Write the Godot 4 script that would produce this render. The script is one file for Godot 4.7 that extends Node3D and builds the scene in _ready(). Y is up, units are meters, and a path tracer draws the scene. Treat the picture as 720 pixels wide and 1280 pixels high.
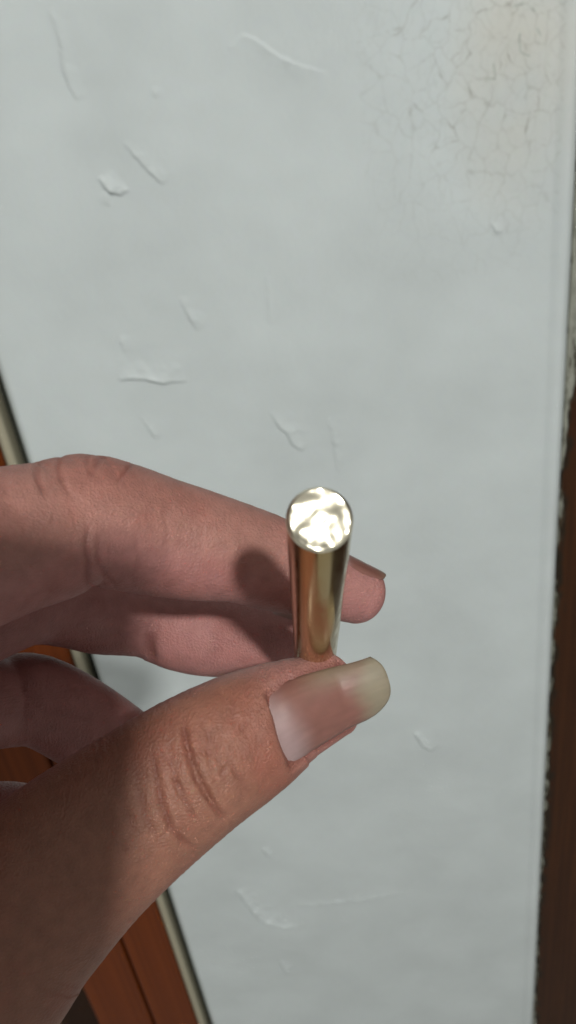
extends Node3D

# ---------------------------------------------------------------- viewpoint
const EYE := Vector3(0, 1.5, 0.62)
const F := 1372.0                       # focal length in photo pixels (1280 high)
var view := Basis(Vector3(0.98916, -0.11488, 0.0915), Vector3(0.14686, 0.77375, -0.61624), Vector3(0, 0.62299, 0.78223)).orthonormalized()

# ---------------------------------------------------------------- small helpers
func mm(px: float, py: float, d: float) -> Vector3:      # a point of the hand, in millimetres in the hand's own axes
	return Vector3((px - 360.0) * d / F, -(py - 640.0) * d / F, -d)

func wall_at(px: float, py: float) -> Vector2:           # a point of the wall plane (x, y) in metres
	var r := view * Vector3(px - 360.0, 640.0 - py, -F)
	var t := -EYE.z / r.z
	return Vector2(EYE.x + r.x * t, EYE.y + r.y * t)

func lin(r: float, g: float, b: float) -> Color:         # sRGB 0..255 to linear
	return Color(r / 255.0, g / 255.0, b / 255.0).srgb_to_linear()

func put(called: String, mesh: Mesh, mat: Material, parent: Node) -> MeshInstance3D:
	var o := MeshInstance3D.new()
	o.name = called
	o.mesh = mesh
	if mat:
		o.material_override = null
		for i in mesh.get_surface_count():
			mesh.surface_set_material(i, mat)
	parent.add_child(o, true)
	return o

func thing(called: String, label: String, category: String, at := Vector3.ZERO) -> Node3D:
	var o := Node3D.new()
	o.name = called
	add_child(o, true)
	o.position = at
	o.set_meta("label", label)
	o.set_meta("category", category)
	return o

func arrays_mesh(v: PackedVector3Array, n: PackedVector3Array, idx: PackedInt32Array, col := PackedColorArray(), uv := PackedVector2Array()) -> ArrayMesh:
	var a := []
	a.resize(Mesh.ARRAY_MAX)
	a[Mesh.ARRAY_VERTEX] = v
	a[Mesh.ARRAY_NORMAL] = n
	a[Mesh.ARRAY_INDEX] = idx
	if col.size():
		a[Mesh.ARRAY_COLOR] = col
	if uv.size():
		a[Mesh.ARRAY_TEX_UV] = uv
	var m := ArrayMesh.new()
	m.add_surface_from_arrays(Mesh.PRIMITIVE_TRIANGLES, a)
	return m

func smooth_normals(v: PackedVector3Array, idx: PackedInt32Array) -> PackedVector3Array:   # clockwise faces
	var n := PackedVector3Array()
	n.resize(v.size())
	for t in range(0, idx.size(), 3):
		var a := idx[t]
		var b := idx[t + 1]
		var c := idx[t + 2]
		var f := (v[c] - v[a]).cross(v[b] - v[a])
		n[a] += f
		n[b] += f
		n[c] += f
	for i in n.size():
		n[i] = n[i].normalized()
	return n

# a board with softened edges: a profile of width x depth run along y
func board(x0: float, x1: float, y0: float, y1: float, zf: float, depth: float, r: float, uvs := 1.0) -> ArrayMesh:
	var prof := PackedVector2Array()
	prof.append(Vector2(x0, zf - depth))
	for k in 5:
		var a := PI - k * PI / 8.0
		prof.append(Vector2(x0 + r + cos(a) * r, zf - r + sin(a) * r))
	for k in 5:
		var a := PI / 2 - k * PI / 8.0
		prof.append(Vector2(x1 - r + cos(a) * r, zf - r + sin(a) * r))
	prof.append(Vector2(x1, zf - depth))
	var v := PackedVector3Array()
	var n := PackedVector3Array()
	var uv := PackedVector2Array()
	var idx := PackedInt32Array()
	for i in prof.size():
		var a := prof[maxi(i - 1, 0)]
		var b := prof[mini(i + 1, prof.size() - 1)]
		var t := (b - a).normalized()
		for y in [y0, y1]:
			v.append(Vector3(prof[i].x, y, prof[i].y))
			n.append(Vector3(-t.y, 0, t.x))
			uv.append(Vector2((prof[i].x - x0) / (x1 - x0), 1.0 - (y - y0) / (y1 - y0)) * uvs)
	for i in prof.size() - 1:
		var k := i * 2
		idx.append_array([k, k + 1, k + 2, k + 1, k + 3, k + 2])
	return arrays_mesh(v, n, idx, PackedColorArray(), uv)

# ---------------------------------------------------------------- the hand as a distance field
# every finger is a row of stations about 2.4 mm apart: centre, axis, side, dorsal, curvature, half width, half height
var sp := PackedVector3Array()
var stt := PackedVector3Array()
var su := PackedVector3Array()
var sv := PackedVector3Array()
var sk := PackedVector3Array()
var sa := PackedFloat32Array()
var sb := PackedFloat32Array()
var sda := PackedFloat32Array()
var sdb := PackedFloat32Array()
var first := []          # first station of each tube
var last := []
var cap := []            # length of the rounded end
const FINGERS := 5

func tube(points: Array, a: Array, b: Array, dorsal: Array, end_cap: float) -> void:
	# catmull-rom through the points, then evenly spaced
	var raw_p := []
	var raw_a := []
	var raw_b := []
	var raw_d := []
	var n := points.size()
	for i in n - 1:
		for k in 16:
			var t := k / 16.0
			var i0 := maxi(i - 1, 0)
			var i3 := mini(i + 2, n - 1)
			raw_p.append((points[i] as Vector3).cubic_interpolate(points[i + 1], points[i0], points[i3], t))
			raw_a.append(cubic_interpolate(a[i], a[i + 1], a[i0], a[i3], t))
			raw_b.append(cubic_interpolate(b[i], b[i + 1], b[i0], b[i3], t))
			raw_d.append((dorsal[i] as Vector3).lerp(dorsal[i + 1], t))
	raw_p.append(points[n - 1])
	raw_a.append(a[n - 1])
	raw_b.append(b[n - 1])
	raw_d.append(dorsal[n - 1])
	var total := 0.0
	for i in raw_p.size() - 1:
		total += (raw_p[i + 1] as Vector3).distance_to(raw_p[i])
	var count := int(round(total / 2.4))
	var step := total / count
	var start := sp.size()
	var at := 0
	var walked := 0.0
	for k in count + 1:
		var want := k * step
		while at < raw_p.size() - 2 and walked + (raw_p[at + 1] as Vector3).distance_to(raw_p[at]) < want:
			walked += (raw_p[at + 1] as Vector3).distance_to(raw_p[at])
			at += 1
		var seg: float = (raw_p[at + 1] as Vector3).distance_to(raw_p[at])
		var t := clampf((want - walked) / maxf(seg, 1e-6), 0.0, 1.0)
		sp.append((raw_p[at] as Vector3).lerp(raw_p[at + 1], t))
		sa.append(lerpf(raw_a[at], raw_a[at + 1], t))
		sb.append(lerpf(raw_b[at], raw_b[at + 1], t))
		sv.append((raw_d[at] as Vector3).lerp(raw_d[at + 1], t))
	var end := sp.size() - 1
	for i in range(start, end + 1):
		var p0 := sp[maxi(i - 1, start)]
		var p1 := sp[mini(i + 1, end)]
		var T := (p1 - p0).normalized()
		stt.append(T)
		var V := (sv[i] - T * sv[i].dot(T)).normalized()
		sv[i] = V
		su.append(T.cross(V))
		sk.append((p1 - 2.0 * sp[i] + p0) / (step * step) if i > start and i < end else Vector3.ZERO)
		var w := step * (mini(i + 1, end) - maxi(i - 1, start))
		sda.append((sa[mini(i + 1, end)] - sa[maxi(i - 1, start)]) / w)
		sdb.append((sb[mini(i + 1, end)] - sb[maxi(i - 1, start)]) / w)
	first.append(start)
	last.append(end)
	cap.append(end_cap)

var hit_u := 0.0
var hit_v := 0.0
var hit_i := 0

func tube_distance(p: Vector3, from: int, to: int, which: int) -> float:
	var best := 1e9
	var i := from
	for k in range(from, to + 1):
		var q := p.distance_squared_to(sp[k])
		if q < best:
			best = q
			i = k
	var r := p - sp[i]
	var w := r.dot(stt[i])
	var over := 0.0
	if i == first[which] and w < 0.0:
		over = w
		w = 0.0
	elif i == last[which] and w > 0.0:
		over = w
		w = 0.0
	else:
		r -= sk[i] * (0.5 * w * w)
	var u := r.dot(su[i])
	var v := r.dot(sv[i])
	var ia := 1.0 / (sa[i] + sda[i] * w)
	var ib := 1.0 / (sb[i] + sdb[i] * w)
	hit_u = u
	hit_v = v
	hit_i = i
	var x := u * ia
	var y := v * ib
	var k0 := x * x + y * y
	var k1 := x * x * ia * ia + y * y * ib * ib
	if over != 0.0:
		var ic: float = 1.0 / (cap[which] as float)
		var z := over * ic
		k0 += z * z
		k1 += z * z * ic * ic
	k0 = sqrt(k0)
	k1 = sqrt(k1)
	if k1 < 0.02:
		return -sb[i]
	return k0 * (k0 - 1.0) / k1

func smin(a: float, b: float, k: float) -> float:
	var h := maxf(k - absf(a - b), 0.0) / k
	return minf(a, b) - h * h * k * 0.25

var near_which := 0
var near_i := 0
var near_u := 0.0
var near_v := 0.0

func sdf(p: Vector3, c: PackedInt32Array) -> float:      # c: triples which, from, to
	var fingers := 40.0
	var palm := 40.0
	for k in range(0, c.size(), 3):
		var d := tube_distance(p, c[k + 1], c[k + 2], c[k])
		if c[k] < FINGERS:
			if d < fingers:
				fingers = d
				near_which = c[k]
				near_i = hit_i
				near_u = hit_u
				near_v = hit_v
		else:
			palm = smin(palm, d, 12.0)
	if fingers > palm:
		near_which = FINGERS
	return smin(fingers, palm, 8.0)

const CELL := 1.2
const NB := 8
var blocks := {}         # block key -> candidate triples

func block_of(p: Vector3) -> Vector3i:
	var s := CELL * NB
	return Vector3i(floori(p.x / s), floori(p.y / s), floori(p.z / s))

func candidates(centre: Vector3, half: float) -> PackedInt32Array:
	var out := PackedInt32Array()
	for w in first.size():
		var best := 1e9
		var rad := 0.0
		for i in range(first[w], last[w] + 1):
			var d := centre.distance_to(sp[i])
			if d < best:
				best = d
				rad = maxf(sa[i], sb[i])
		if best - rad - half > 14.0:
			continue
		var lo := -1
		var hi := -1
		var reach := best + 2.0 * half
		for i in range(first[w], last[w] + 1):
			if centre.distance_to(sp[i]) <= reach:
				if lo < 0:
					lo = i
				hi = i
		out.append_array([w, lo, hi])
	return out

var hv := PackedVector3Array()
var hi_ := PackedInt32Array()

func surface_nets() -> void:
	var lo := Vector3(1e9, 1e9, 1e9)
	var hi := -lo
	for i in sp.size():
		var r := Vector3.ONE * (maxf(sa[i], sb[i]) + 6.0)
		lo = lo.min(sp[i] - r)
		hi = hi.max(sp[i] + r)
	var b0 := block_of(lo)
	var b1 := block_of(hi)
	var size := CELL * NB
	var half := size * 0.5 * sqrt(3.0)
	var cells := {}          # cell -> vertex
	var quads := []          # cell, axis, sign
	var n1 := NB + 1
	var val := PackedFloat32Array()
	val.resize(n1 * n1 * n1)
	for bx in range(b0.x, b1.x + 1):
		for by in range(b0.y, b1.y + 1):
			for bz in range(b0.z, b1.z + 1):
				var base := Vector3(bx, by, bz) * size
				var mid := base + Vector3.ONE * size * 0.5
				var c := candidates(mid, half)
				if c.is_empty():
					continue
				if absf(sdf(mid, c)) > half * 1.35 + 2.5:
					continue
				blocks[Vector3i(bx, by, bz)] = c
				var k := 0
				for x in n1:
					for y in n1:
						for z in n1:
							val[k] = sdf(base + Vector3(x, y, z) * CELL, c)
							k += 1
				for x in NB:
					for y in NB:
						for z in NB:
							var o := (x * n1 + y) * n1 + z
							var d0 := val[o]
							var inside := d0 < 0.0
							var cx := (val[o + n1 * n1] < 0.0) != inside
							var cy := (val[o + n1] < 0.0) != inside
							var cz := (val[o + 1] < 0.0) != inside
							var cell := Vector3i(bx * NB + x, by * NB + y, bz * NB + z)
							if cx:
								quads.append([cell, 0, inside])
							if cy:
								quads.append([cell, 1, inside])
							if cz:
								quads.append([cell, 2, inside])
							# vertex of this cell
							var sum := Vector3.ZERO
							var cnt := 0
							for e in 12:
								var pa: int = EDGE_A[e]
								var pb: int = EDGE_B[e]
								var va := val[o + ((pa >> 2) & 1) * n1 * n1 + ((pa >> 1) & 1) * n1 + (pa & 1)]
								var vb := val[o + ((pb >> 2) & 1) * n1 * n1 + ((pb >> 1) & 1) * n1 + (pb & 1)]
								if (va < 0.0) != (vb < 0.0):
									var t := va / (va - vb)
									var A := Vector3((pa >> 2) & 1, (pa >> 1) & 1, pa & 1)
									var B := Vector3((pb >> 2) & 1, (pb >> 1) & 1, pb & 1)
									sum += A.lerp(B, t)
									cnt += 1
							if cnt:
								cells[cell] = hv.size()
								hv.append(base + (Vector3(x, y, z) + sum / cnt) * CELL)
	for q in quads:
		var c: Vector3i = q[0]
		var a := Vector3i(0, 1, 0)
		var b := Vector3i(0, 0, 1)
		if q[1] == 1:
			a = Vector3i(0, 0, 1)
			b = Vector3i(1, 0, 0)
		elif q[1] == 2:
			a = Vector3i(1, 0, 0)
			b = Vector3i(0, 1, 0)
		var i0: int = cells.get(c, -1)
		var i1: int = cells.get(c - a, -1)
		var i2: int = cells.get(c - a - b, -1)
		var i3: int = cells.get(c - b, -1)
		if i0 < 0 or i1 < 0 or i2 < 0 or i3 < 0:
			continue
		if q[2]:
			hi_.append_array([i0, i2, i1, i0, i3, i2])
		else:
			hi_.append_array([i0, i1, i2, i0, i2, i3])

const EDGE_A := [0, 0, 0, 1, 1, 2, 2, 3, 4, 4, 5, 6]
const EDGE_B := [1, 2, 4, 3, 5, 3, 6, 7, 5, 6, 7, 7]

func project(from: int, passes: int) -> void:
	for i in range(from, hv.size()):
		var p := hv[i]
		var c: PackedInt32Array = blocks.get(block_of(p), PackedInt32Array())
		if c.is_empty():
			continue
		for k in passes:
			var e := 0.25
			var d := sdf(p, c)
			var g := Vector3(sdf(p + Vector3(e, 0, 0), c) - d, sdf(p + Vector3(0, e, 0), c) - d, sdf(p + Vector3(0, 0, e), c) - d) / e
			var gl := g.length()
			if gl > 0.2:
				p -= g * (clampf(d, -0.6, 0.6) / (gl * gl))
		hv[i] = p

# splits every edge whose middle passes the test; the pieces always meet
func subdivide(test: Callable) -> void:
	var mids := {}
	var out := PackedInt32Array()
	var m := [0, 0, 0]
	for t in range(0, hi_.size(), 3):
		var split := 0
		for k in 3:
			var a := hi_[t + k]
			var b := hi_[t + (k + 1) % 3]
			var key := (mini(a, b) << 32) | maxi(a, b)
			var got: int = mids.get(key, -2)
			if got == -2:
				var mid := (hv[a] + hv[b]) * 0.5
				got = -1
				if test.call(mid):
					got = hv.size()
					hv.append(mid)
				mids[key] = got
			m[k] = got
			if got >= 0:
				split |= 1 << k
		var a := hi_[t]
		var b := hi_[t + 1]
		var c := hi_[t + 2]
		var ab: int = m[0]
		var bc: int = m[1]
		var ca: int = m[2]
		match split:
			0: out.append_array([a, b, c])
			1: out.append_array([a, ab, c, ab, b, c])
			2: out.append_array([a, b, bc, a, bc, c])
			4: out.append_array([a, b, ca, ca, b, c])
			3: out.append_array([ab, b, bc, a, ab, bc, a, bc, c])
			6: out.append_array([bc, c, ca, a, b, bc, a, bc, ca])
			5: out.append_array([a, ab, ca, ab, b, c, ab, c, ca])
			7: out.append_array([a, ab, ca, ab, b, bc, ca, bc, c, ab, bc, ca])
	hi_ = out

# a point on a finger: s millimetres from its first station, with its frame
func frame_at(which: int, s: float) -> Dictionary:
	var i0: int = first[which]
	var step := sp[i0 + 1].distance_to(sp[i0])
	if s <= 0.0:
		return {"p": sp[i0] + stt[i0] * s, "t": stt[i0], "u": su[i0], "v": sv[i0], "a": sa[i0], "b": sb[i0]}
	var k := mini(i0 + int(s / step), int(last[which]) - 1)
	var t := s / step - (k - i0)
	return {"p": sp[k].lerp(sp[k + 1], t), "t": stt[k].lerp(stt[k + 1], t).normalized(), "u": su[k].lerp(su[k + 1], t).normalized(), "v": sv[k].lerp(sv[k + 1], t).normalized(), "a": lerpf(sa[k], sa[k + 1], t), "b": lerpf(sb[k], sb[k + 1], t)}

# ---------------------------------------------------------------- skin folds: lines in the hand's own x,y (mm), on one finger and one side
var folds := []   # which, points, depth, width, facing

func fold(which: int, d: float, pts: Array, depth: float, width: float) -> void:
	var line := PackedVector2Array()
	var box := Rect2()
	for i in range(0, pts.size(), 2):
		var q := mm(pts[i], pts[i + 1], d)
		line.append(Vector2(q.x, q.y))
		box = Rect2(line[0], Vector2.ZERO) if i == 0 else box.expand(Vector2(q.x, q.y))
	folds.append([which, line, depth, width, box.grow(width * 3.5)])

func fold_depth(which: int, p: Vector3) -> float:
	var q := Vector2(p.x, p.y)
	var out := 0.0
	for f in folds:
		if f[0] != which or not (f[4] as Rect2).has_point(q):
			continue
		var line: PackedVector2Array = f[1]
		var best := 1e9
		var where := 0.0
		for i in line.size() - 1:
			var c := Geometry2D.get_closest_point_to_segment(q, line[i], line[i + 1])
			var d := c.distance_to(q)
			if d < best:
				best = d
				where = (i + line[i].distance_to(c) / maxf(line[i].distance_to(line[i + 1]), 1e-6)) / (line.size() - 1)
		var x: float = best / (f[3] as float)
		var along := sqrt(clampf(4.0 * where * (1.0 - where) + 0.05, 0.0, 1.0))
		out += (f[2] as float) * along * (exp(-x * x) - 0.15 * exp(-(x - 1.9) * (x - 1.9)))
	return out

# ---------------------------------------------------------------- a nail plate on a finger
# s0 cuticle, s1 free edge (mm from the first station, beyond the tip is negative); hw half width at cuticle and tip; r its cross curvature
func nail_mesh(which: int, s0: float, s1: float, hw0: float, hw1: float, r: float, turn: float, lift: float, skew: float, flesh_to: float) -> ArrayMesh:
	var NI := 44
	var NJ := 28
	var v := PackedVector3Array()
	var col := PackedColorArray()
	var idx := PackedInt32Array()
	var bed := lin(121, 83, 75)
	var moon := lin(156, 136, 137)
	var free := lin(130, 122, 105)
	var noise := FastNoiseLite.new()
	noise.seed = 9
	noise.frequency = 0.25
	for side in 2:
		for i in NI + 1:
			var ti := i / float(NI)
			for j in NJ + 1:
				var x := (j / float(NJ)) * 2.0 - 1.0
				var tip: float = s1 + 2.6 * pow(absf(x + skew), 3.0)
				var base: float = s0 - 1.0 * x * x - 0.9 * x
				var s := lerpf(base, tip, ti)
				var fr := frame_at(which, s)
				var hw := lerpf(hw0, hw1, smoothstep(0.1, 1.0, ti))
				var th: float = turn + x * hw / r
				var h: float = fr.b + lift - 0.40 * (1.0 - smoothstep(0.0, 0.22, ti)) + 0.018 * noise.get_noise_2d(x * 30.0, s * 0.25) - 0.5 * pow(maxf(ti - 0.55, 0.0), 2.0) * 4.0
				var edge := 1.0 - smoothstep(0.86, 1.0, absf(x)) * 0.35
				var thick := 0.32 * side
				var q: Vector3 = fr.p + (fr.u * sin(th) + fr.v * cos(th)) * (r - thick) + fr.v * (h - r) - fr.v * (1.0 - edge)
				v.append(q * 0.001)
				var f := smoothstep(flesh_to + 2.2, flesh_to - 2.2, s + 1.0 * x * x + noise.get_noise_2d(x * 6.0, 3.0) * 0.9)
				var c := bed.lerp(moon, (1.0 - smoothstep(0.06, 0.36, ti + 0.10 * x * x + 0.12 * x)) * 0.8)
				f = maxf(f, 0.65 * smoothstep(0.25, 0.9, x) * smoothstep(0.2, 0.6, ti))
				c = c.lerp(free, f)
				c *= 1.0 + 0.10 * noise.get_noise_2d(x * 34.0, s * 0.4) + 0.10 * noise.get_noise_2d(x * 9.0 + 50.0, s * 1.2)
				c.a = 1.0
				col.append(c)
	var row := NJ + 1
	var layer := row * (NI + 1)
	for i in NI:
		for j in NJ:
			var a := i * row + j
			idx.append_array([a, a + row, a + 1, a + 1, a + row, a + row + 1])
			var b := a + layer
			idx.append_array([b, b + 1, b + row, b + 1, b + row + 1, b + row])
	for i in NI:
		for s in [0, NJ]:
			var a: int = i * row + s
			var b := a + layer
			if s == 0:
				idx.append_array([a, b, a + row, a + row, b, b + row])
			else:
				idx.append_array([a, a + row, b, a + row, b + row, b])
	for j in NJ:
		for s in [0, NI]:
			var a: int = s * row + j
			var b := a + layer
			if s == 0:
				idx.append_array([a, a + 1, b, a + 1, b + 1, b])
			else:
				idx.append_array([a, b, a + 1, a + 1, b, b + 1])
	return arrays_mesh(v, smooth_normals(v, idx), idx, col)

# ---------------------------------------------------------------- materials
func noise_tex(size: int, freq: float, seed_: int, octaves := 4, normal := false, strength := 4.0, type := FastNoiseLite.TYPE_SIMPLEX_SMOOTH) -> NoiseTexture2D:
	var n := FastNoiseLite.new()
	n.seed = seed_
	n.frequency = freq
	n.noise_type = type
	n.fractal_octaves = octaves
	var t := NoiseTexture2D.new()
	t.width = size
	t.height = size
	t.seamless = true
	t.noise = n
	t.as_normal_map = normal
	t.bump_strength = strength
	return t

func _ready() -> void:
	# ------------------------------------------------------------ camera, air, light
	var cam := Camera3D.new()
	cam.name = "camera"
	cam.fov = rad_to_deg(2.0 * atan(640.0 / F))
	cam.near = 0.01
	cam.far = 30.0
	cam.transform = Transform3D(view, EYE)
	var lens := CameraAttributesPhysical.new()
	lens.frustum_focal_length = 4.2
	lens.exposure_aperture = 5.0
	lens.frustum_focus_distance = 0.17
	lens.frustum_near = 0.01
	lens.frustum_far = 30.0
	cam.attributes = lens
	add_child(cam)
	cam.fov = rad_to_deg(2.0 * atan(640.0 / F))
	cam.current = true

	var env := Environment.new()
	env.background_mode = Environment.BG_COLOR
	env.background_color = Color(0.57, 0.565, 0.545)
	env.tonemap_mode = Environment.TONE_MAPPER_LINEAR
	env.tonemap_exposure = 1.07
	env.sdfgi_enabled = true
	env.ssao_enabled = true
	env.ssil_enabled = true
	var we := WorldEnvironment.new()
	we.name = "environment"
	we.environment = env
	add_child(we)

	var lamp_at := EYE + view * Vector3(0.34, 0.385, 1.95)
	var lamp := thing("ceiling_lamp", "round white ceiling lamp whose light glints on the end of the brass rod", "lamp", lamp_at)
	var disc := CylinderMesh.new()
	disc.top_radius = 0.11
	disc.bottom_radius = 0.10
	disc.height = 0.03
	disc.radial_segments = 48
	var glow := StandardMaterial3D.new()
	glow.albedo_color = Color(0.9, 0.9, 0.9)
	glow.emission_enabled = true
	glow.emission = Color(1.0, 0.97, 0.9)
	glow.emission_energy_multiplier = 6.0
	var face := put("lamp_diffuser", disc, glow, lamp)
	face.position.y = 0.02
	var bulb := OmniLight3D.new()
	bulb.name = "lamp_light"
	bulb.light_color = Color(1.0, 0.99, 0.965)
	bulb.light_energy = 3.95
	bulb.light_size = 0.045
	bulb.omni_range = 12.0
	bulb.omni_attenuation = 2.0
	bulb.shadow_enabled = true
	bulb.position.y = -0.07
	lamp.add_child(bulb)

	build_wall()
	build_left_frame()
	build_right_frame()
	build_hand()
	build_rod()
	build_phone()

# ---------------------------------------------------------------- the painted wall panel
const WX0 := -0.170
const WX1 := 0.2000
const WY0 := 0.06
const WY1 := 1.62
const TW := 1024
const TH := 2048

func stamp(h: Image, c: Image, x: float, y: float, dark: float, wide: float) -> void:
	# x, y in wall metres; cuts a groove into the relief and lets dirt into it
	var px := (x - WX0) / (WX1 - WX0) * TW
	var py := (1.0 - (y - WY0) / (WY1 - WY0)) * TH
	var mx := (WX1 - WX0) / TW * 1000.0
	var my := (WY1 - WY0) / TH * 1000.0
	for iy in range(int(py) - 2, int(py) + 3):
		for ix in range(int(px) - 3, int(px) + 4):
			if ix < 0 or iy < 0 or ix >= TW or iy >= TH:
				continue
			var d := Vector2((ix + 0.5 - px) * mx, (iy + 0.5 - py) * my).length() / wide
			var k := exp(-d * d) * dark
			if k < 0.02:
				continue
			var a := h.get_pixel(ix, iy)
			h.set_pixel(ix, iy, Color(minf(a.r, 0.5 - 0.42 * k), 0, 0))
			var b := c.get_pixel(ix, iy)
			var m := maxf(1.0 - 0.42 * k, 0.0)
			var want := Color(0.79 * m, 0.82 * m, 0.80 * m)
			c.set_pixel(ix, iy, Color(minf(b.r, want.r), minf(b.g, want.g), minf(b.b, want.b)))

func crack(h: Image, c: Image, a: Vector2, b: Vector2, dark: float, rng: RandomNumberGenerator) -> void:
	var pts := [a, b]
	var amp := a.distance_to(b) * 0.10
	for k in 4:
		var next := [pts[0]]
		for i in pts.size() - 1:
			var d: Vector2 = pts[i + 1] - pts[i]
			next.append(((pts[i] + pts[i + 1]) as Vector2) * 0.5 + d.orthogonal().normalized() * rng.randf_range(-amp, amp))
			next.append(pts[i + 1])
		pts = next
		amp *= 0.5
	var fade0 := rng.randf_range(0.4, 1.0)
	var fade1 := rng.randf_range(0.4, 1.0)
	for i in pts.size() - 1:
		var d: float = (pts[i] as Vector2).distance_to(pts[i + 1])
		var n := int(d / 0.00025) + 1
		for k in n:
			var q: Vector2 = (pts[i] as Vector2).lerp(pts[i + 1], k / float(n))
			var t := (i + k / float(n)) / (pts.size() - 1)
			stamp(h, c, q.x, q.y, dark * lerpf(fade0, fade1, t), 0.34)

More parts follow.
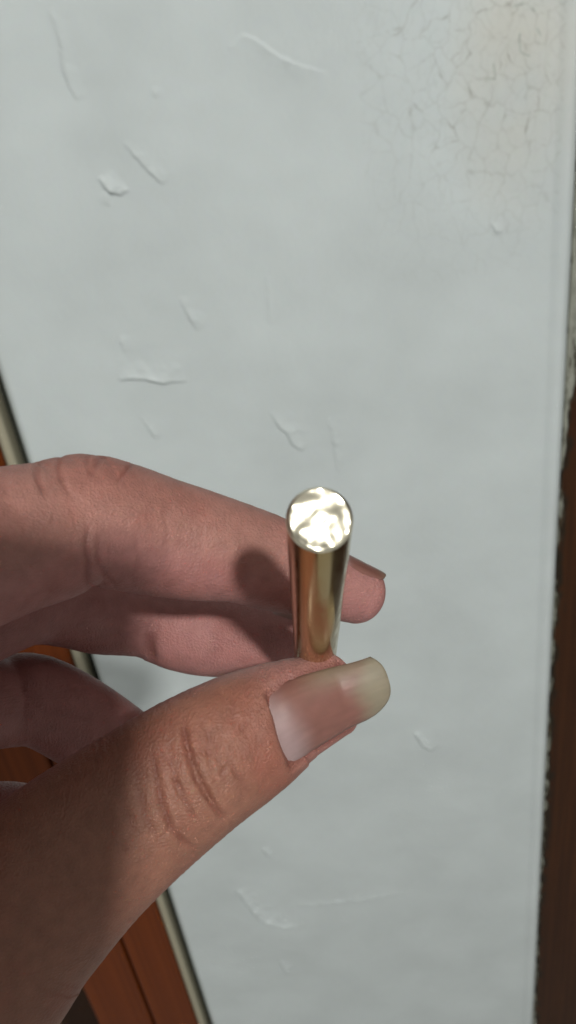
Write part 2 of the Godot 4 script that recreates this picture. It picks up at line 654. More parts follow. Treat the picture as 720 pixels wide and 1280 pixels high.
func build_wall() -> void:
	var rng := RandomNumberGenerator.new()
	rng.seed = 41
	var fine := FastNoiseLite.new()
	fine.seed = 5
	fine.frequency = 0.11
	fine.fractal_octaves = 3
	var h := fine.get_image(TW, TH, false, false, false)
	h.convert(Image.FORMAT_RF)
	h.adjust_bcs(1.0, 0.10, 1.0)
	var pale := FastNoiseLite.new()
	pale.seed = 17
	pale.frequency = 0.006
	pale.fractal_octaves = 4
	var c := Image.create(TW, TH, false, Image.FORMAT_RGB8)
	var centre := wall_at(655, 95)
	for y in TH:
		var wy := WY1 - (y + 0.5) / TH * (WY1 - WY0)
		for x in TW:
			var k := 0.0
			if (x & 3) == 0:
				var wx := WX0 + (x + 0.5) / TW * (WX1 - WX0)
				k = pale.get_noise_2d(x * 0.55, y)
				var d := Vector2((wx - centre.x) / 0.05, (wy - centre.y) / 0.10).length()
				var stain := clampf(1.0 - d, 0.0, 1.0) * 0.55 * (0.8 + k)
				var lum := 1.0 + 0.035 * k
				var col := Color(0.79 * lum, 0.826 * lum, 0.835 * lum)
				col = col.lerp(Color(0.80, 0.745, 0.66), stain * 0.65)
				c.fill_rect(Rect2i(x, y, 4, 1), col)
	# crazed paint in the upper right: a net of fine cracks, broken up and fading outwards
	var net := FastNoiseLite.new()
	net.seed = 23
	net.noise_type = FastNoiseLite.TYPE_CELLULAR
	net.frequency = 1.0
	net.fractal_type = FastNoiseLite.FRACTAL_NONE
	net.cellular_return_type = FastNoiseLite.RETURN_DISTANCE2_SUB
	net.cellular_distance_function = FastNoiseLite.DISTANCE_EUCLIDEAN
	net.cellular_jitter = 0.95
	var bend := FastNoiseLite.new()
	bend.seed = 6
	bend.frequency = 1.0
	bend.fractal_octaves = 3
	var tl := wall_at(440, 0)
	var br := wall_at(705, 330)
	var core := wall_at(620, 60)
	var x0 := int((tl.x - WX0) / (WX1 - WX0) * TW)
	var y0 := int((1.0 - (tl.y + 0.03 - WY0) / (WY1 - WY0)) * TH)
	var y1 := int((1.0 - (br.y - WY0) / (WY1 - WY0)) * TH)
	for y in range(y0, y1):
		for x in range(x0, TW - 30):
			var wx := WX0 + (x + 0.5) / TW * (WX1 - WX0)
			var wy := WY1 - (y + 0.5) / TH * (WY1 - WY0)
			var far := Vector2((wx - core.x) / 0.098, (wy - core.y) / 0.135).length()
			var mask := clampf(1.25 - far, 0.0, 1.0)
			if mask <= 0.0:
				continue
			var q := Vector2(wx * 92.0, wy * 69.0)
			q += Vector2(bend.get_noise_2d(wx * 45.0, wy * 45.0), bend.get_noise_2d(wx * 45.0 + 70.0, wy * 45.0)) * 0.36
			var k := 0.0
			for pass_ in 2:
				var z := 1.0 if pass_ == 0 else 1.9
				var e := net.get_noise_2d(q.x * z + pass_ * 31.0, q.y * z) + 1.0
				var broken := smoothstep(-0.75, -0.05, bend.get_noise_2d(wx * 75.0 + 9.0 + pass_ * 20.0, wy * 60.0))
				var deep := (0.34 + 0.66 * smoothstep(0.1, 0.6, bend.get_noise_2d(wx * 60.0 + 200.0, wy * 60.0)) * smoothstep(0.3, 0.9, mask))
				k = maxf(k, exp(-pow(e / (0.042 * z), 2.0)) * broken * mask * (deep if pass_ == 0 else deep * 0.3))
			if k < 0.02:
				continue
			h.set_pixel(x, y, Color(minf(h.get_pixel(x, y).r, 0.5 - 0.42 * k), 0, 0))
			var was := c.get_pixel(x, y)
			c.set_pixel(x, y, was.lerp(Color(0.36, 0.35, 0.32), k * 0.46))
	for e in [[642, 8, 655, 4], [664, 10, 669, 14], [650, 42, 650, 64], [650, 64, 662, 70], [672, 36, 676, 44], [606, 100, 619, 99], [617, 80, 619, 97]]:
		crack(h, c, wall_at(e[0], e[1]), wall_at(e[2], e[3]), 0.8, rng)

	# blisters and lifted lips of paint: line, height (mm), reach (mm), side that lifts (+1 left of the direction drawn)
	var lips := [
		[[124, 222, 131, 232, 139, 239, 150, 242, 160, 236], 2.6, 9.0, 1.0],
		[[133, 240, 136, 258], 0.8, 3.0, -1.0],
		[[148, 474, 168, 472, 186, 473, 203, 477, 220, 476, 233, 475], 2.0, 12.0, 1.0],
		[[338, 515, 350, 533, 361, 543, 366, 555, 380, 562], 1.5, 9.0, 1.0],
		[[411, 522, 418, 555, 423, 592], 0.9, 8.0, 1.0],
		[[62, 10, 76, 50, 80, 85, 86, 105, 98, 126], 1.0, 7.0, 1.0],
		[[285, 62, 304, 44, 318, 49, 350, 72, 380, 84, 408, 91], 0.6, 10.0, -1.0],
		[[155, 178, 176, 202, 196, 222, 204, 230], 1.1, 7.0, 1.0],
		[[296, 1112, 306, 1124, 322, 1146, 345, 1156, 378, 1160], 3.2, 12.0, 1.0],
		[[372, 1133, 430, 1127, 505, 1117], 1.5, 8.0, 1.0],
		[[518, 915, 528, 930, 540, 938], 2.2, 7.0, 1.0],
		[[226, 372, 238, 398, 247, 413], 1.0, 7.0, 1.0],
		[[334, 345, 337, 405], 0.5, 5.0, 1.0],
		[[614, 278, 621, 290, 628, 287], 1.0, 4.0, 1.0],
		[[176, 520, 196, 548], 0.8, 6.0, 1.0],
		[[328, 1060, 336, 1070, 340, 1064], 1.6, 5.0, 1.0],
		[[350, 1200, 356, 1212, 364, 1206], 2.0, 6.0, 1.0],
		[[150, 420, 156, 440], 0.7, 5.0, 1.0],
		[[193, 108, 193, 122], 0.5, 4.0, 1.0],
	]
	var NX := 330
	var NY := 1400
	var big := FastNoiseLite.new()
	big.seed = 3
	big.frequency = 9.0
	big.fractal_octaves = 3
	var z := PackedFloat32Array()
	z.resize((NX + 1) * (NY + 1))
	var dx := (WX1 - WX0) / NX
	var dy := (WY1 - WY0) / NY
	for j in NY + 1:
		for i in NX + 1:
			var x := WX0 + i * dx
			var y := WY0 + j * dy
			z[j * (NX + 1) + i] = 0.0007 * big.get_noise_2d(x * 1.2, y * 1.2) + 0.00014 * big.get_noise_2d(x * 5.0 + 40.0, y * 5.0)
	for l in lips:
		var line := PackedVector2Array()
		var px: Array = l[0]
		for k in range(0, px.size(), 2):
			line.append(wall_at(px[k], px[k + 1]))
		var reach: float = l[2] * 0.001
		var box := Rect2(line[0], Vector2.ZERO)
		for q in line:
			box = box.expand(q)
		box = box.grow(reach * 2.6)
		for j in range(maxi(int((box.position.y - WY0) / dy), 0), mini(int((box.end.y - WY0) / dy) + 1, NY)):
			for i in range(maxi(int((box.position.x - WX0) / dx), 0), mini(int((box.end.x - WX0) / dx) + 1, NX)):
				var p := Vector2(WX0 + i * dx, WY0 + j * dy)
				var best := 1e9
				var side := 0.0
				var where := 0.0
				for k in line.size() - 1:
					var q := Geometry2D.get_closest_point_to_segment(p, line[k], line[k + 1])
					var d := p.distance_to(q)
					if d < best:
						best = d
						side = (line[k + 1] - line[k]).cross(p - q)
						where = (k + line[k].distance_to(q) / line[k].distance_to(line[k + 1])) / (line.size() - 1)
				best *= 1.0 + 0.4 * big.get_noise_2d(p.x * 10.0, p.y * 10.0)
				best = maxf(best + 0.0006 * big.get_noise_2d(p.x * 24.0 + 9.0, p.y * 24.0) * signf(side * (l[3] as float)), 0.0)
				var along := (1.0 + 0.6 * big.get_noise_2d(p.x * 8.0 + 5.0, p.y * 8.0)) * pow(clampf(4.0 * where * (1.0 - where), 0.0, 1.0), 0.6)
				var fall := 0.0
				if side * (l[3] as float) >= 0.0:
					fall = exp(-best / (reach * 0.6))
				else:
					fall = exp(-pow(best / 0.0007, 2.0))
				z[j * (NX + 1) + i] += (l[1] as float) * 0.00125 * along * fall
	var v := PackedVector3Array()
	var uv := PackedVector2Array()
	var idx := PackedInt32Array()
	for j in NY + 1:
		for i in NX + 1:
			var x := WX0 + i * dx
			var y := WY0 + j * dy
			var zz := z[j * (NX + 1) + i]
			# softly rounded arrises, with a slight bead along the right one
			var e := WX1 - x
			if e < 0.014:
				zz += 0.0022 * sin(clampf((0.014 - e) / 0.014, 0, 1) * PI) - 0.0045 * pow(clampf((0.007 - e) / 0.007, 0, 1), 2.2)
			var g := x - WX0
			if g < 0.005:
				zz -= 0.004 * pow((0.005 - g) / 0.005, 2.0)
			v.append(Vector3(x, y, zz))
			uv.append(Vector2(i / float(NX), 1.0 - j / float(NY)))
	for j in NY:
		for i in NX:
			var a := j * (NX + 1) + i
			idx.append_array([a, a + NX + 1, a + 1, a + 1, a + NX + 1, a + NX + 2])
	# the returns at both sides
	for side in 2:
		for j in NY + 1:
			var a := v[j * (NX + 1) + (NX if side else 0)]
			v.append(a)
			v.append(Vector3(a.x, a.y, -0.035))
			var t := uv[j * (NX + 1) + (NX if side else 0)]
			uv.append(t)
			uv.append(t)
		var b := v.size() - 2 * (NY + 1)
		for j in NY:
			var k := b + j * 2
			if side:
				idx.append_array([k, k + 2, k + 1, k + 1, k + 2, k + 3])
			else:
				idx.append_array([k, k + 1, k + 2, k + 1, k + 3, k + 2])
	var m := StandardMaterial3D.new()
	m.albedo_texture = ImageTexture.create_from_image(c)
	m.roughness = 0.55
	m.metallic_specular = 0.35
	m.heightmap_enabled = true
	m.heightmap_texture = ImageTexture.create_from_image(h)
	m.heightmap_scale = 0.045
	var t := thing("painted_wall", "white painted wall panel with blistered, flaking paint and fine cracks behind the hand", "wall")
	put("wall_panel", arrays_mesh(v, smooth_normals(v, idx), idx, PackedColorArray(), uv), m, t)

func wood_image(w: int, hgt: int, seed_: int, dark: Color, light: Color) -> Image:
	var n := FastNoiseLite.new()
	n.seed = seed_
	n.frequency = 0.02
	n.fractal_octaves = 4
	var im := Image.create(w, hgt, false, Image.FORMAT_RGB8)
	for y in hgt:
		for x in w:
			var k := 0.5 + 0.5 * n.get_noise_2d(x * 3.0 + 6.0 * sin(y * 0.004), y * 0.12)
			var g := 0.5 + 0.5 * n.get_noise_2d(x * 14.0 + 900.0, y * 0.5)
			im.set_pixel(x, y, dark.lerp(light, clampf(0.72 * k + 0.34 * g, 0.0, 1.0)))
	return im

func wood(im: Image, rough := 0.42) -> StandardMaterial3D:
	var m := StandardMaterial3D.new()
	m.albedo_texture = ImageTexture.create_from_image(im)
	m.roughness = rough
	m.metallic_specular = 0.22
	return m

func build_left_frame() -> void:
	var t := thing("door_frame", "orange-brown varnished wooden frame with a pale edge strip, left of the white panel", "door frame")
	var w := wood(wood_image(128, 1024, 21, Color(0.31, 0.14, 0.045), Color(0.47, 0.225, 0.08)))
	put("frame_board", board(-0.2290, -0.1842, -0.7, 2.4, 0.004, 0.03, 0.002), w, t)
	put("frame_board", board(-0.2900, -0.2325, -0.7, 2.4, 0.001, 0.03, 0.003), w, t)
	var back := wood(wood_image(128, 1024, 25, Color(0.13, 0.08, 0.045), Color(0.20, 0.12, 0.07)), 0.6)
	put("back_board", board(-1.40, -0.2920, -0.7, 2.4, -0.010, 0.03, 0.002), back, t)
	var pale := StandardMaterial3D.new()
	pale.albedo_color = Color(0.64, 0.62, 0.54)
	pale.roughness = 0.6
	put("edge_strip", board(-0.1838, -0.1768, -0.7, 2.4, 0.0035, 0.03, 0.0035), pale, t)
	var gap := StandardMaterial3D.new()
	gap.albedo_color = Color(0.16, 0.17, 0.14)
	gap.roughness = 0.9
	put("rebate", board(-0.24, -0.1702, -0.7, 2.4, -0.016, 0.02, 0.001), gap, t)

func build_right_frame() -> void:
	var t := thing("wooden_post", "dark brown wooden post with chipped white paint along its edge, right of the panel", "post")
	var W := 256
	var H := 2048
	var im := wood_image(W, H, 33, Color(0.15, 0.09, 0.06), Color(0.30, 0.18, 0.10))
	var n := FastNoiseLite.new()
	n.seed = 8
	n.frequency = 0.03
	n.fractal_octaves = 5
	# the post is 0.10 m wide and 1.7 m tall; paint has run over its edge and chipped off
	for y in H:
		var wy := 1.7 * (1.0 - (y + 0.5) / H)
		var edge := 0.0012 + 0.005 * smoothstep(0.98, 1.15, wy) + 0.06 * smoothstep(1.05, 1.4, wy)
		var low := n.get_noise_2d(11.0, y * 0.35)
		for x in 200:
			var wx := 0.10 * (x + 0.5) / W
			var k := n.get_noise_2d(x * 1.6, y * 0.9)
			var e := edge + 0.0028 * low + 0.0030 * k - wx
			var dirt := n.get_noise_2d(x * 2.2 + 300.0, y * 0.8)
			if e > 0.0:
				im.set_pixel(x, y, Color(0.60, 0.61, 0.57).darkened(0.3 * absf(k)) if dirt < lerpf(0.12, 0.34, smoothstep(1.0, 1.1, wy)) else Color(0.27, 0.26, 0.22))
			elif e > -0.0035 + 0.006 * dirt:
				im.set_pixel(x, y, Color(0.16, 0.13, 0.10).lerp(Color(0.42, 0.40, 0.34), clampf(dirt * 1.5, 0.0, 1.0)))
	put("post_board", board(0.2006, 0.3006, 0.0, 1.7, -0.0045, 0.03, 0.002), wood(im, 0.5), t)
	put("back_board", board(0.3020, 1.40, -0.7, 2.4, -0.012, 0.03, 0.002), wood(wood_image(128, 1024, 35, Color(0.12, 0.075, 0.05), Color(0.20, 0.12, 0.075)), 0.6), t)

# ---------------------------------------------------------------- the hand
func build_hand() -> void:
	var U := Vector3(0.12, 1, 0.1)      # the backs of the fingers face up
	# index
	tube([mm(446, 741, 169), mm(400, 726, 166), mm(345, 707, 162.5), mm(300, 692, 159.5), mm(250, 682, 156.5), mm(200, 671, 154), mm(150, 658, 150.5), mm(105, 650, 147.3), mm(60, 665, 144.3), mm(0, 680, 140), Vector3(-48, -8.5, -131), Vector3(-60, -13, -122)],
		[4.9, 5.9, 6.8, 7.2, 7.8, 8.2, 8.6, 8.9, 9.0, 9.4, 10.2, 11], [4.75, 5.6, 6.9, 7.2, 7.95, 8.4, 8.75, 8.9, 9.3, 9.7, 10.5, 11.5],
		[U, U, U, U, U, U, U, U, U, U, U, U], 4.2)
	# middle
	tube([mm(384, 797, 192), mm(330, 797, 193), mm(260, 791, 195), mm(215, 781, 196), mm(185, 772, 196), mm(130, 758, 193), mm(90, 749, 189), mm(45, 746, 184), mm(0, 756, 177), Vector3(-56, -19, -161), Vector3(-66, -25, -145)],
		[5.2, 6.7, 7.6, 7.8, 7.8, 8.5, 8.7, 8.7, 8.8, 9.5, 10.5], [5.0, 6.8, 7.7, 7.7, 7.2, 8.5, 8.4, 8.0, 8.0, 9, 10.5],
		[U, U, U, U, U, U, U, U, U, U, U], 4.8)
	# ring
	tube([mm(200, 972, 195), mm(165, 946, 194), mm(110, 909, 192), mm(60, 881, 189), mm(30, 874, 187), mm(0, 878, 185), mm(-40, 880, 180), Vector3(-62, -34, -170), Vector3(-71, -39, -161)],
		[6.0, 7.2, 7.6, 7.8, 7.8, 7.8, 8.0, 8.8, 10], [6.0, 7.3, 7.8, 7.8, 7.9, 7.7, 7.9, 8.6, 10], [U, U, U, U, U, U, U, U, U], 5.0)
	# little finger
	tube([Vector3(-33, -60, -192), Vector3(-40, -56, -191), Vector3(-47, -53, -188), Vector3(-55, -53, -185), Vector3(-66, -54, -180), Vector3(-77, -57, -175)],
		[5.2, 6.2, 6.6, 6.8, 7.4, 8.6], [5.2, 6.2, 6.6, 6.8, 7.4, 8.6], [U, U, U, U, U, U], 4.5)
	# thumb: its back faces the viewer
	var V := Vector3(0.03, -0.16, 1)
	tube([mm(419, 868, 161.5), mm(366, 888, 160), mm(335, 905, 159), mm(300, 925, 157.5), mm(240, 961, 155.5), mm(170, 1011, 154.5), mm(95, 1070, 153.5), mm(20, 1140, 152.5), mm(-80, 1240, 151), Vector3(-75, -82, -150), Vector3(-104, -88, -150)],
		[6.3, 7.8, 8.9, 9.7, 10.45, 11.3, 12.4, 13.8, 15.5, 17, 18], [4.6, 6.1, 7.0, 7.7, 8.7, 9.1, 10.4, 12.2, 14, 15, 16],
		[V, V, V, V, V, V, V, V, V, V, V], 3.6)
	# the palm and the wrist, mostly left of the picture
	var B := Vector3(-0.6, 0.6, 0.2)
	tube([Vector3(-60, -13, -122), Vector3(-85, -42, -130), Vector3(-116, -78, -146)], [11, 12, 14], [11, 12, 14], [B, B, B], 11)
	tube([Vector3(-66, -24, -142), Vector3(-90, -50, -144), Vector3(-120, -82, -150)], [10.5, 11.5, 14], [10.5, 11.5, 14], [B, B, B], 10)
	tube([Vector3(-71, -39, -161), Vector3(-94, -60, -157), Vector3(-122, -86, -154)], [10, 11, 14], [10, 11, 14], [B, B, B], 10)
	tube([Vector3(-77, -57, -175), Vector3(-98, -72, -167), Vector3(-124, -90, -158)], [8.6, 11, 14], [8.6, 11, 14], [B, B, B], 9)
	tube([Vector3(-112, -82, -150), Vector3(-140, -100, -150), Vector3(-185, -130, -150), Vector3(-240, -166, -148)], [22, 25, 28, 32], [17, 19, 22, 26], [B, B, B, B], 12)

	surface_nets()
	project(0, 1)
	var n0 := hv.size()
	subdivide(func(_p): return true)
	project(n0, 1)
	n0 = hv.size()
	subdivide(func(p: Vector3): return p.x > -46.0 and p.z > -175.0)
	project(n0, 1)

	# folds of the thumb joint, in photo pixels at the depth of its back
	var TD := 147.0
	fold(4, TD, [226, 905, 231, 925, 238, 950, 247, 972, 258, 992, 268, 1012, 277, 1028], 0.72, 0.5)
	fold(4, TD, [190, 940, 197, 972, 203, 1003, 213, 1030, 226, 1052, 240, 1068], 0.45, 0.5)
	fold(4, TD, [210, 930, 215, 956, 222, 980, 234, 1005, 246, 1030], 0.34, 0.5)
	fold(4, TD, [170, 955, 176, 990, 183, 1015, 196, 1045], 0.20, 0.55)
	fold(4, TD, [252, 930, 262, 941, 272, 950, 280, 965, 283, 985], 0.22, 0.5)
	fold(4, TD, [262, 915, 262, 930, 275, 943], 0.18, 0.45)
	fold(4, TD, [240, 942, 252, 940, 266, 948], 0.18, 0.4)
	fold(4, TD, [290, 960, 300, 985, 303, 1005], 0.14, 0.6)
	fold(4, TD, [150, 975, 158, 1010, 170, 1040], 0.12, 0.6)
	fold(4, TD, [300, 905, 318, 925, 326, 950], 0.10, 0.7)
	var rng := RandomNumberGenerator.new()
	rng.seed = 19
	for k in 34:
		var cx := rng.randf_range(150, 305)
		var cy := 1130.0 - 0.62 * cx + rng.randf_range(-62, 55)
		var dir := Vector2(0.40, 0.92).rotated(rng.randf_range(-0.30, 0.30) if k % 4 else rng.randf_range(0.7, 1.3))
		var half := rng.randf_range(9, 26) * (1.0 if k % 4 else 0.6)
		var sag := dir.orthogonal() * rng.randf_range(-3.0, 3.0)
		var a := Vector2(cx, cy) - dir * half
		var b := Vector2(cx, cy) + sag
		var e := Vector2(cx, cy) + dir * half
		fold(4, TD, [a.x, a.y, b.x, b.y, e.x, e.y], rng.randf_range(0.06, 0.17), rng.randf_range(0.26, 0.36))
	for k in 16:
		var cx := rng.randf_range(0, 280)
		var cy := rng.randf_range(640, 735)
		var tilt := rng.randf_range(-0.5, 0.5)
		var half := rng.randf_range(10, 26)
		fold(0, 140.0, [cx - tilt * half, cy - half, cx + rng.randf_range(-2, 2), cy, cx + tilt * half, cy + half], rng.randf_range(0.03, 0.07), 0.32)
	# index: the crease at its middle joint, short wrinkles over the knuckle, a faint one at the end joint
	var ID := 139.0
	fold(0, ID, [112, 655, 110, 680, 111, 705, 106, 730, 103, 745], 0.27, 0.36)
	fold(0, ID, [124, 668, 121, 695, 126, 722, 133, 742], 0.20, 0.34)
	fold(0, ID, [60, 565, 68, 582, 78, 600, 92, 622], 0.24, 0.3)
	fold(0, ID, [38, 575, 52, 600, 66, 622], 0.25, 0.34)
	fold(0, ID, [95, 560, 103, 580, 112, 595], 0.2, 0.28)
	fold(0, ID, [113, 560, 114, 575, 110, 592], 0.25, 0.4)
	fold(0, ID, [155, 570, 150, 585, 143, 602], 0.24, 0.28)
	fold(0, ID, [5, 590, 20, 615, 30, 640], 0.14, 0.6)
	fold(0, 153.0, [300, 655, 306, 690, 302, 730], 0.12, 0.8)
	fold(1, 188.0, [186, 790, 186, 812, 190, 830], 0.5, 0.9)

	var thumb_tint := lin(136, 95, 80)
	var side_tint := lin(152, 110, 101)
	var pink := lin(160, 112, 110)
	var pale := lin(186, 146, 138)      # the pad, pressed pale against the rod
	var red := lin(134, 74, 63)
	var blotch := FastNoiseLite.new()
	blotch.seed = 12
	blotch.frequency = 0.09
	blotch.fractal_octaves = 3
	var lines := FastNoiseLite.new()
	lines.seed = 31
	lines.frequency = 0.8
	lines.fractal_octaves = 2
	var nrm := smooth_normals(hv, hi_)
	var col := PackedColorArray()
	col.resize(hv.size())
	var nail_s0 := 12.2
	for i in hv.size():
		var p := hv[i]
		var c := side_tint
		var cand: PackedInt32Array = blocks.get(block_of(p), PackedInt32Array())
		var push := 0.0
		if not cand.is_empty():
			sdf(p, cand)
			var which := near_which
			var s: float = (near_i - first[which]) * 2.4 if which < FINGERS else 90.0
			s += (p - sp[near_i]).dot(stt[near_i])
			var vv := near_v / sb[near_i]
			if which == 4:
				var back := smoothstep(-0.55, 0.45, vv)
				c = pink.lerp(thumb_tint, back)
				c = c.lerp(pink, (1.0 - smoothstep(5.0, 15.0, s)) * 0.6)
				c = c.lerp(pale, (1.0 - smoothstep(8.0, 20.0, s)) * (1.0 - smoothstep(-0.2, 0.6, vv)) * 0.8)
				c = c.lerp(red, 0.35 * exp(-pow((s - 14.0) / 3.2, 2.0)) * smoothstep(0.2, 0.8, vv))
				if vv > -0.1:
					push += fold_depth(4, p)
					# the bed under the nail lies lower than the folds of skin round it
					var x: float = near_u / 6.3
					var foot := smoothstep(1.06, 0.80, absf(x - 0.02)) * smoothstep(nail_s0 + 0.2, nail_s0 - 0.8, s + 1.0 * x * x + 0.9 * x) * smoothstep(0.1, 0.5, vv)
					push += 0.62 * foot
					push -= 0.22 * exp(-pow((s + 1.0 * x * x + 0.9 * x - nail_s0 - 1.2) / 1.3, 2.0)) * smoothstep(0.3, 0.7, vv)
				# fine cross lines over the joint
				push += 0.07 * lines.get_noise_2d(s * 1.5, near_u * 0.35) * exp(-pow((s - 27.0) / 14.0, 2.0))
			elif which == 0:
				c = side_tint.lerp(pink, smoothstep(0.35, -0.5, vv) * 0.85)
				c = c.lerp(pink, (1.0 - smoothstep(0.0, 22.0, s)) * 0.7)
				c = c.lerp(red, 0.30 * exp(-pow((s - 45.0) / 6.0, 2.0)) * smoothstep(0.1, 0.9, vv))
				if near_u < 0.0 or nrm[i].z > 0.0:
					push += fold_depth(0, p)
				push += 0.02 * lines.get_noise_2d(s * 1.1, near_v * 0.25)
			elif which == 1:
				c = side_tint.lerp(pink, 0.8)
				if nrm[i].z > 0.0:
					push += fold_depth(1, p)
			elif which < FINGERS:
				c = side_tint.lerp(pink, 0.75)
			else:
				c = side_tint.lerp(thumb_tint, 0.5)
		var k := blotch.get_noise_3dv(p)
		var k2 := blotch.get_noise_3dv(p * 4.0 + Vector3(50, 0, 0))
		c = c.lerp(red, clampf(k * 0.45, 0.0, 0.32)) * (1.0 + 0.16 * k2)
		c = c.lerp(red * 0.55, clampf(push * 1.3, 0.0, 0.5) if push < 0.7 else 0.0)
		c.a = 1.0
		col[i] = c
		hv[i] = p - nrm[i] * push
	for i in hv.size():
		hv[i] *= 0.001
	nrm = smooth_normals(hv, hi_)

	var skin := StandardMaterial3D.new()
	skin.vertex_color_use_as_albedo = true
	skin.roughness = 0.48
	skin.metallic_specular = 0.42
	skin.subsurf_scatter_enabled = true
	skin.subsurf_scatter_strength = 0.12
	skin.uv1_triplanar = true
	skin.uv1_scale = Vector3.ONE * 95.0
	skin.heightmap_enabled = true
	skin.heightmap_texture = noise_tex(512, 0.05, 77, 3, false, 1.0, FastNoiseLite.TYPE_CELLULAR)
	skin.heightmap_scale = 0.02
	var hand := thing("hand", "bare hand entering from the left, thumb and fingers pinching the brass rod", "hand", EYE)
	hand.basis = view
	put("skin", arrays_mesh(hv, nrm, hi_, col), skin, hand)

	var horn := StandardMaterial3D.new()
	horn.vertex_color_use_as_albedo = true
	horn.roughness = 0.36
	horn.metallic_specular = 0.5
	horn.backlight_enabled = true
	horn.backlight = Color(0.2, 0.19, 0.15)
	horn.clearcoat_enabled = true
	horn.clearcoat = 0.1
	horn.clearcoat_roughness = 0.2
	var tn := put("thumb_nail", nail_mesh(4, nail_s0, -7.3, 6.3, 4.75, 8.2, 0.0, 0.05, -0.2, -2.4), horn, hand)
	tn.set_meta("label", "long thumb nail with a pale yellowish free edge")
	put("fingernail", nail_mesh(0, 7.5, -3.0, 5.0, 4.2, 6.2, 0.0, 0.03, 0.0, -2.0), horn, hand)
	put("fingernail", nail_mesh(1, 7.5, -5.0, 5.0, 4.2, 6.2, 0.0, 0.05, 0.0, -2.0), horn, hand)

# ---------------------------------------------------------------- the brass rod
func build_rod() -> void:
	var top := mm(399.5, 648, 107)
	var low := mm(394, 820, 170)
	var axis := (top - low).normalized()
	var length := top.distance_to(low) + 9.0
	var b := Basis(axis.cross(Vector3(0, 0, 1)).normalized(), axis, Vector3.ZERO)
	b.x = Vector3(1, 0, 0) - axis * axis.x
	b.x = b.x.normalized()
	b.z = b.x.cross(b.y)
	var root := thing("brass_rod", "shiny round brass rod with a dented bright end, held upright between thumb and fingers", "rod", EYE + view * (top * 0.001))
	root.basis = view * b
	var brass := StandardMaterial3D.new()
	brass.albedo_color = Color(0.73, 0.62, 0.30)
	brass.metallic = 1.0
	brass.roughness = 1.0
	var wear := noise_tex(512, 0.02, 55, 5)
	var ramp := Gradient.new()
	ramp.set_color(0, Color(0.07, 0.07, 0.07))
	ramp.set_color(1, Color(0.24, 0.24, 0.24))
	wear.color_ramp = ramp
	brass.roughness_texture = wear
	brass.uv1_triplanar = true
	brass.uv1_scale = Vector3(60, 12, 60)
	var R := 3.3
	# the end was cut a little out of square
	var wants := b.inverse() * Vector3(0.08, 0.11, 0.99).normalized()
	var slope := Vector2(wants.x, wants.z) / wants.y * 0.85
	# shaft
	var N := 96
	var rings := 60
	var v := PackedVector3Array()
	var idx := PackedInt32Array()
	var dent := FastNoiseLite.new()
	dent.seed = 4
	dent.frequency = 0.05
	for k in rings + 1:
		var y := -0.42 - (length - 0.42) * k / float(rings)
		for i in N + 1:
			var a := TAU * i / N
			var r := R - 0.0016 * (-y) + 0.012 * dent.get_noise_2d(cos(a) * 12.0 + 40.0, y * 0.6)
			v.append(Vector3(cos(a) * r, y - (cos(a) * slope.x + sin(a) * slope.y) * r * 0.5 * maxf(1.0 - k / 5.0, 0.0), sin(a) * r) * 0.001)
	for k in rings:
		for i in N:
			var p := k * (N + 1) + i
			idx.append_array([p, p + 1, p + N + 1, p + 1, p + N + 2, p + N + 1])
	var nv := smooth_normals(v, idx)
	for k in rings + 1:       # close the seam
		var s := (nv[k * (N + 1)] + nv[k * (N + 1) + N]).normalized()
		nv[k * (N + 1)] = s
		nv[k * (N + 1) + N] = s
	put("shaft", arrays_mesh(v, nv, idx), brass, root)
	# the end: a low dome with a soft rim, its face uneven from filing and knocks
	var lump := FastNoiseLite.new()
	lump.seed = 14
	lump.frequency = 0.31
	lump.fractal_octaves = 2
	var cv := PackedVector3Array()
	var ci := PackedInt32Array()
	var M := 64
	for k in M + 1:
		var t := k / float(M)
		var r := R * t
		for i in N + 1:
			var a := TAU * i / N
			var x := cos(a) * r
			var z := sin(a) * r
			var y := 0.30 * (1.0 - t * t)
			var rim := smoothstep(0.86, 1.0, t)
			y -= 0.42 * rim * rim
			y += 0.23 * lump.get_noise_2d(x, z) * (1.0 - smoothstep(0.9, 1.0, t))
			y -= (x * slope.x + z * slope.y) * (1.0 - 0.5 * rim)
			cv.append(Vector3(x, y, z) * 0.001)
	for k in M:
		for i in N:
			var p := k * (N + 1) + i
			ci.append_array([p, p + 1, p + N + 1, p + 1, p + N + 2, p + N + 1])
	var cn := smooth_normals(cv, ci)
	for k in M + 1:
		var s := (cn[k * (N + 1)] + cn[k * (N + 1) + N]).normalized()
		cn[k * (N + 1)] = s
		cn[k * (N + 1) + N] = s
	var worn := brass.duplicate()
	worn.albedo_color = Color(0.93, 0.91, 0.83)
	worn.roughness = 0.30
	worn.roughness_texture = null
	var e := put("end_face", arrays_mesh(cv, cn, ci), worn, root)
	e.set_meta("label", "dented, brightly polished end of the rod")

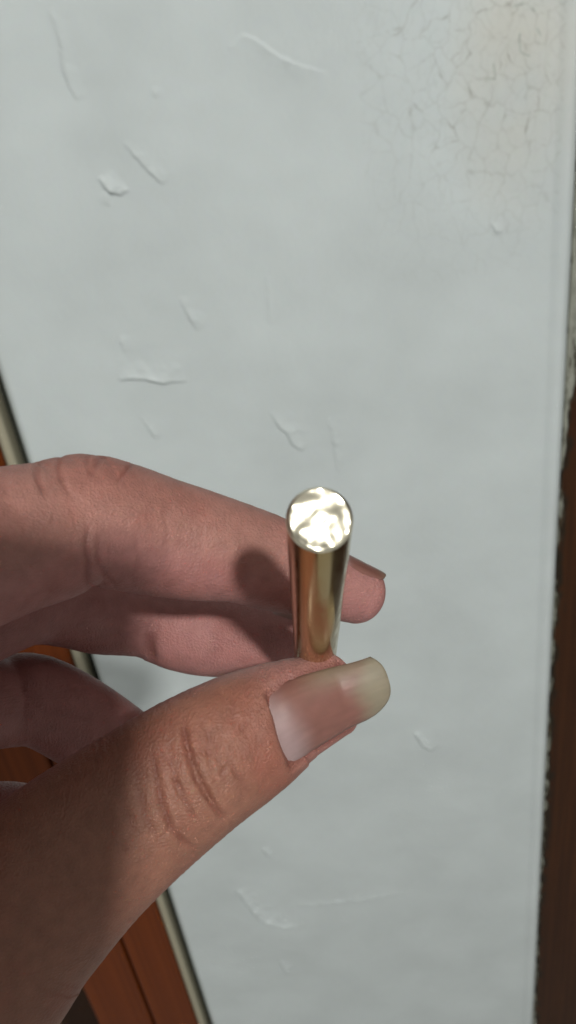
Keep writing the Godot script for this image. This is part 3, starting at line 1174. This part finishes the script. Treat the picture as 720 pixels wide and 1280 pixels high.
# ---------------------------------------------------------------- the telephone that takes the picture, in the other hand
func build_phone() -> void:
	var w := 0.074
	var hgt := 0.155
	var tilt := Basis(Vector3(0, 0, 1), deg_to_rad(-6.5))
	var middle := Vector3(0.0110, 0.0190, 0.007) - tilt * Vector3(w * 0.5, hgt * 0.5, 0)
	var root := thing("phone", "dark phone held up in front of the rod, its shadow falling on the thumb's base", "phone", EYE + view * middle)
	root.basis = view * tilt
	var shell := StandardMaterial3D.new()
	shell.albedo_color = Color(0.12, 0.12, 0.13)
	shell.roughness = 0.4
	var glass := StandardMaterial3D.new()
	glass.albedo_color = Color(0.04, 0.04, 0.05)
	glass.roughness = 0.08
	var body := slab(w, hgt, 0.008, 0.005)
	put("phone_body", body, shell, root)
	var screen := put("screen", slab(w - 0.005, hgt - 0.012, 0.0006, 0.006), glass, root)
	screen.position.z = 0.0041
	var ring := TorusMesh.new()
	ring.inner_radius = 0.0040
	ring.outer_radius = 0.0055
	ring.rings = 32
	ring.ring_segments = 10
	var o := put("lens_ring", ring, shell, root)
	var eye := tilt.inverse() * -middle
	o.position = Vector3(eye.x, eye.y, -0.0042)
	o.rotation.x = PI / 2

func slab(w: float, hgt: float, d: float, r: float) -> ArrayMesh:
	var line := PackedVector2Array()
	for q in 4:
		var c := Vector2((w * 0.5 - r) * (1 if q == 0 or q == 3 else -1), (hgt * 0.5 - r) * (1 if q < 2 else -1))
		for k in 9:
			var a := q * PI / 2 + k * PI / 16
			line.append(c + Vector2(cos(a), sin(a)) * r)
	var st := SurfaceTool.new()
	st.begin(Mesh.PRIMITIVE_TRIANGLES)
	var n := line.size()
	var ch := minf(d * 0.25, 0.0015)
	var loops := [[d * 0.5, ch], [d * 0.5 - ch, 0.0], [-d * 0.5 + ch, 0.0], [-d * 0.5, ch]]
	for l in 3:
		for i in n:
			var p := []
			for e in [[l, i], [l, (i + 1) % n], [l + 1, i], [l + 1, (i + 1) % n]]:
				var q: Vector2 = line[e[1]] * (1.0 - loops[e[0]][1] / (w * 0.5))
				p.append(Vector3(q.x, q.y, loops[e[0]][0]))
			for k in [0, 1, 2, 1, 3, 2]:
				st.add_vertex(p[k])
	for s in [0, 3]:
		for i in n:
			var k: float = 1.0 - loops[s][1] / (w * 0.5)
			var a := Vector3(line[i].x * k, line[i].y * k, loops[s][0])
			var b := Vector3(line[(i + 1) % n].x * k, line[(i + 1) % n].y * k, loops[s][0])
			var c := Vector3(0, 0, loops[s][0])
			for q in ([c, b, a] if s == 0 else [c, a, b]):
				st.add_vertex(q)
	st.generate_normals()
	return st.commit()
